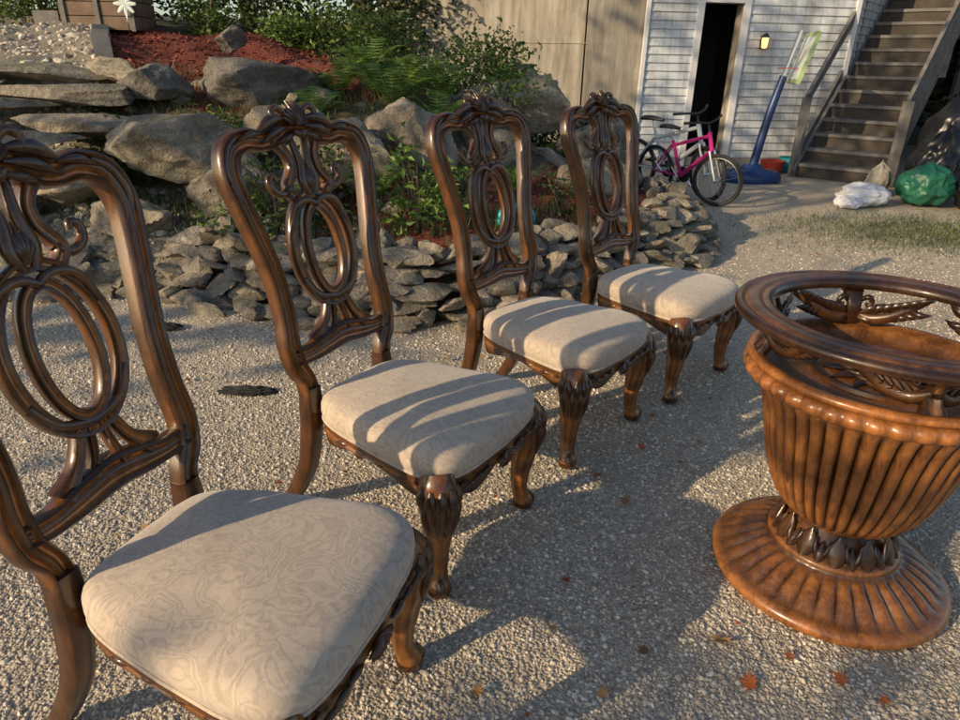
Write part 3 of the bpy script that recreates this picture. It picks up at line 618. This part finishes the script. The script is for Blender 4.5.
for dx in(-.9,1.5): b.beam((top.x+wd.x*dx,top.y+wd.y*dx,0),(top.x+wd.x*dx,top.y+wd.y*dx,top.z),.12,.12,0,up=(0,1,0))
b.obj('deck_stairs',[GREYWOOD,RISER],False)
# ---------------------------------------------------------------- bicycles
def bike(x,y,ang,paint,lean=.12,steer=0,sc=1):
    b=MB(); r=.30; wb=.98
    def wheel(cx,turn=0):
        n=28; M=Matrix.Rotation(turn,3,'Z')
        f=lambda rr,a,o=0: Vector((cx,0,r))+M@Vector((rr*math.cos(a),o,rr*math.sin(a)))
        b.tube([f(r-.022,2*pi*k/n) for k in range(n)],.022,0,ns=8,closed=True,sub=1)
        b.tube([f(r-.05,2*pi*k/n) for k in range(n)],.009,2,ns=6,closed=True,sub=1)
        for k in range(16): b.tube([f(.02,2*pi*k/16,.02 if k%2 else -.02),f(r-.05,2*pi*k/16+.2)],.0014,2,ns=4,sub=1)
        b.tube([Vector((cx,-.05,r)),Vector((cx,.05,r))],.02,2,ns=8,sub=1)
    wheel(0); wheel(wb,steer)
    bb=Vector((.42,0,.28)); st=Vector((.27,0,.68)); hd=Vector((.83,0,.78)); hl=Vector((.87,0,.62)); ra=Vector((0,0,r)); fa=Vector((wb,0,r))
    for p,q,rr in((bb,st,.02),(st+Vector((.01,0,-.06)),hd,.02),(bb,hl,.026),(hd+Vector((-.01,0,.04)),hl,.024)): b.tube([p,q],rr,1,ns=8,sub=1)
    for s in(-.05,.05):
        o=Vector((0,s,0)); b.tube([ra+o,bb+o*.4],.012,1,ns=6,sub=1); b.tube([ra+o,st+o*.4-Vector((0,0,.05))],.011,1,ns=6,sub=1); b.tube([fa+o,hl+o*.8],.016,2,ns=6,sub=1)
    b.tube([st,st+Vector((-.04,0,.13))],.013,2,ns=6,sub=1); b.tube([st+Vector((-.17,0,.15)),st+Vector((-.05,0,.155)),st+Vector((.1,0,.14))],[(.07,.025),(.055,.025),(.018,.018)],0,ns=10)
    b.tube([hd,hd+Vector((-.03,0,.12))],.014,0,ns=6,sub=1); h=hd+Vector((-.02,0,.14)); b.tube([h+Vector((-.1,-.3,.03)),h+Vector((-.02,-.15,.02)),h,h+Vector((-.02,.15,.02)),h+Vector((-.1,.3,.03))],[.016,.011,.012,.011,.016],0,ns=8)
    b.lathe([(.0,-.004),(.09,-.004),(.095,0),(.09,.004),(.0,.004)],(0,0,0),20,0)
    o=len(b.v)-100
    for i in range(o,len(b.v)): vx,vy,vz=b.v[i]; b.v[i]=(bb.x+vx,.05+vz,bb.z+vy)
    b.tube([bb+Vector((0,.06,0)),bb+Vector((.1,.08,-.13))],.01,2,ns=6,sub=1); b.tube([bb+Vector((0,-.06,0)),bb+Vector((-.1,-.08,.13))],.01,2,ns=6,sub=1)
    b.box(bb+Vector((.1,.13,-.13)),(.08,.1,.02),0); b.box(bb+Vector((-.1,-.13,.13)),(.08,.1,.02),0)
    o=b.obj('bicycle',[BLACKR,paint,STEEL],True,40); o.location=(x,y,0); o.rotation_euler=(lean,0,ang); o.scale=(sc,sc,sc); return o
bike(1.98,7.85,math.radians(-58),PINK,.12,.3,.9)
bike(1.80,8.1,math.radians(-50),WHITEP,.12,-.3,.98)
# ---------------------------------------------------------------- basketball hoop
b=MB(); hx,hy=3.42,8.8
b.lathe([(0,.0),(.36,.0),(.38,.03),(.37,.1),(.32,.14),(.16,.17),(.1,.22),(.0,.22)],(hx,hy,0),20,0)
for i in range(len(b.v)): vx,vy,vz=b.v[i]; b.v[i]=(hx+(vx-hx)*1.0,hy+(vy-hy)*.7,vz)
b.tube([(hx,hy,.15),(hx+.10,hy+.02,.8),(hx+.20,hy+.04,1.25)],[.055,.05,.045],0,ns=10)
b.tube([(hx+.19,hy+.04,1.2),(hx+.32,hy+.05,1.75)],.03,1,ns=8,sub=1)
RB=Matrix.Rotation(math.radians(-11),3,'Z')@Matrix.Rotation(math.radians(14),3,'Y')
b.box((hx+.38,hy-.0,1.45),(.045,.56,.58),2,rot=RB)
b.box((hx+.352,hy-.0,1.45),(.012,.46,.48),3,rot=RB)
cr=Vector((hx+.2,hy-.05,1.34)); b.tube([cr+Vector((.11*math.cos(k*pi/8),.11*math.sin(k*pi/8),0)) for k in range(16)],.006,4,ns=6,closed=True,sub=1)
b.obj('basketball_hoop',[BLUE,STEEL,PALE,WHITEP,RED],True,40)
b=MB(); b.lathe([(0,0),(.13,0),(.16,.16),(.17,.17),(.15,.17),(.12,.02),(0,.02)],(4.0,9.6,0),20,0); b.obj('toy_bucket',[RED])
b=MB(); b.lathe([(0,0),(.13,0),(.15,.2),(.13,.2),(.11,.02),(0,.02)],(4.3,9.75,0),20,0); b.obj('plant_pot',[TEAL])
b=MB(); hz=Hs(.22,4.5)
b.lathe([(.115,.0),(.12,.04),(.11,.09),(.075,.135),(.03,.155),(0,.158)],(.22,4.5,hz+.01),24,1)
for k in range(7): a=k*2*pi/7; b.tube([(.22+.122*math.cos(a),4.5+.122*math.sin(a),hz+.04),(.22+.105*math.cos(a),4.5+.105*math.sin(a),hz+.12),(.22+.03*math.cos(a),4.5+.03*math.sin(a),hz+.168)],[.018,.022,.012],0,ns=6)
b.obj('bicycle_helmet',[TEAL,BLACKR])
# ---------------------------------------------------------------- bags
def bag(name,c,s,mat,seed,tie=True,wr=1.0,fine=1.0):
    bv,bf=I5; off=Vector((seed*5.3,seed*2.1,0)); V=[]
    for p in bv:
        q=Vector(p); th_=math.atan2(q.y,q.x)
        pl=.035*abs(math.sin(th_*5+2*noise.noise(q*2+off)))*max(0,q.z+.3) if tie else 0
        rd=1-pl-.16*abs(noise.noise(q*1.7+off))*2*wr+.10*noise.noise(q*1.1+off)-.06*abs(noise.noise(q*3.6+off))*2*wr*fine-.015*abs(noise.noise(q*9+off))*2*wr*fine
        v=q*rd; 
        if tie and q.z>.75: v.x*=max(.18,1-(q.z-.75)*4.2); v.y*=max(.18,1-(q.z-.75)*4.2); v.z+=(q.z-.75)*.9
        V.append((c[0]+v.x*s[0]/2,c[1]+v.y*s[1]/2,max(.005,c[2]+v.z*s[2]/2)))
    b=MB(); b.add(V,[tuple(f) for f in bf.tolist()]); return b.obj(name,[mat],True,60)
bag('trash_bag',(4.75,7.35,.22),(.62,.5,.5),BAGG,1); bag('trash_bag',(5.12,7.75,.36),(.75,.6,.85),BAGB,2); bag('trash_bag',(5.25,7.2,.2),(.6,.5,.5),BAGB,3); bag('trash_bag',(5.5,8.2,.55),(.85,.7,1.15),BAGB,5)
bag('plastic_bag',(4.1,7.35,.1),(.6,.45,.3),BAGW,4,False,1.1); bag('plastic_bag',(3.88,7.2,.05),(.3,.3,.16),BAGW,7,False,1.1); bag('plastic_bag',(4.6,8.0,.14),(.3,.3,.45),CONC,6)
bag('folded_tarp',(-1.02,2.62,.006),(.28,.10,.045),CLOTH,8,False,2.4); bag('folded_tarp',(-1.75,3.35,.012),(.3,.12,.05),CLOTH,9,False,2.0)
bag('plastic_bag',(1.75,3.1,.0),(.22,.14,.06),BAGW,11,False)
b=MB(); px,py=-4.55,9.0; pz=Hs(px,py)
for k in range(3): b.box((px,py,pz+.08+.15*k),(.9,.5,.14),0)
b.box((px-.62,py,pz+.1),(.3,.5,.2),1)
for dx in(0,-.4,.4): b.box((px+dx,py-.262,pz+.22),(.05,.02,.45),1)
b.obj('wooden_planter',[BROWNWOOD,GREYWOOD],False)
b=MB(); fc=Vector((px+.38,py-.34,pz+.28))
for k in range(8):
    a=k*pi/4; b.tube([fc,fc+Vector((.07*math.cos(a),0,.07*math.sin(a))),fc+Vector((.13*math.cos(a),0,.13*math.sin(a)))],[(.008,.004),(.024,.005),(.014,.004)],0,nor=(0,-1,0))
b.tube([fc,fc-Vector((0,0,.35))],.006,1,sub=1,ns=6); b.obj('garden_flower_ornament',[WHITEP,STEEL])
plant('potted_plant',(-3.4,9.1),(.4,.3,.25),800,.07,LEAF)
plant('potted_plant',(-5.7,9.2),(.5,.3,.25),900,.07,LEAF)
plant('potted_plant',(-2.4,9.0),(.35,.3,.22),700,.07,FERN)
# ---------------------------------------------------------------- fallen leaves
b=MB()
def mleaf(x,y,z,s,rot):
    pts=[];n=20
    sh=[1,.55,.8,.45,.95,.4,.7,.35,.5,.25,.2,.25,.5,.35,.7,.4,.95,.45,.8,.55]
    cu=R.uniform(.1,.45); t1,t2=R.uniform(-.3,.3),R.uniform(-.3,.3)
    for k in range(n):
        a=2*pi*k/n; r=sh[k]*s; lx,ly=r*math.cos(a),r*math.sin(a); lz=cu*(r*r/s)*R.uniform(.6,1.2)+lx*t1+ly*t2
        pts.append((x+lx*math.cos(rot)-ly*math.sin(rot),y+lx*math.sin(rot)+ly*math.cos(rot),max(.008,z+lz) if z<.05 else z+lz))
    b.add([(x,y,z)]+pts,[(0,1+k,1+(k+1)%n) for k in range(n)])
for (x,y,s) in [(.46,1.02,.042),(.63,1.27,.038),(.66,1.14,.034),(.88,1.15,.028),(.5,1.85,.03),(.42,2.0,.026),(.62,2.2,.028),(.75,2.1,.022),(.72,2.45,.02),(.2,1.3,.02),(.95,1.1,.02),(.3,1.1,.022),(.86,2.25,.02),(.78,1.22,.022),(1.05,1.0,.02)]: mleaf(x,y,.014,s,R.uniform(0,6))
for _ in range(110):
    y=R.uniform(1,5.5); x=R.uniform(-.75,.75)*(y+.5)
    if sdist(np.array([x]),np.array([y]))[0]<0: mleaf(x,y,.012,R.uniform(.01,.026),R.uniform(0,6))
for _ in range(160):
    x=R.uniform(-4,1.5); y=R.uniform(4,8); mleaf(x,y,Hs(x,y)+.02,R.uniform(.02,.04),R.uniform(0,6))
b.obj('fallen_leaves',[FALL],False)
# ---------------------------------------------------------------- light
SD=Vector((-.82,-.57,0)).normalized(); el=math.radians(21)
tosun=Vector((SD.x*math.cos(el),SD.y*math.cos(el),math.sin(el)))
sl=bpy.data.lights.new('sun','SUN'); sl.energy=5.0; sl.angle=math.radians(.6); sl.color=(1,.77,.48)
so=bpy.data.objects.new('sun',sl); COL.objects.link(so); so.rotation_euler=(-tosun).to_track_quat('-Z','Y').to_euler()
w=bpy.data.worlds.new('World'); scene.world=w; w.use_nodes=True; wn=w.node_tree; bg=wn.nodes['Background']
sk=wn.nodes.new('ShaderNodeTexSky'); sk.sky_type='NISHITA'; sk.sun_disc=False; sk.sun_elevation=el; sk.sun_rotation=math.atan2(SD.x,SD.y)
wn.links.new(sk.outputs[0],bg.inputs[0]); bg.inputs[1].default_value=.15
tree('tree',-4.6,-3.4,0,5.2,1.5,560,.22,LEAF,.12,.42,k=14)
tree('tree',-8.5,-1.0,0,6.5,2.0,600,.25,LEAF,.15,.35,k=14)
tree('tree',-6.3,2.6,0,7.0,1.9,1100,.22,LEAF,.13,.5,k=18)
# ---------------------------------------------------------------- camera
cam=bpy.data.cameras.new('camera'); co=bpy.data.objects.new('camera',cam); COL.objects.link(co)
cam.sensor_width=36; cam.lens=667.7/960*36; cam.clip_start=.05; cam.clip_end=500
th=math.radians(24.1); co.matrix_world=Matrix.Translation((0,0,1.35))@(Matrix.Rotation(pi/2-th,4,'X')@Matrix.Rotation(math.radians(1.118),4,'Z'))
scene.camera=co
scene.view_settings.view_transform='Standard'; scene.view_settings.look='None'; scene.view_settings.exposure=0
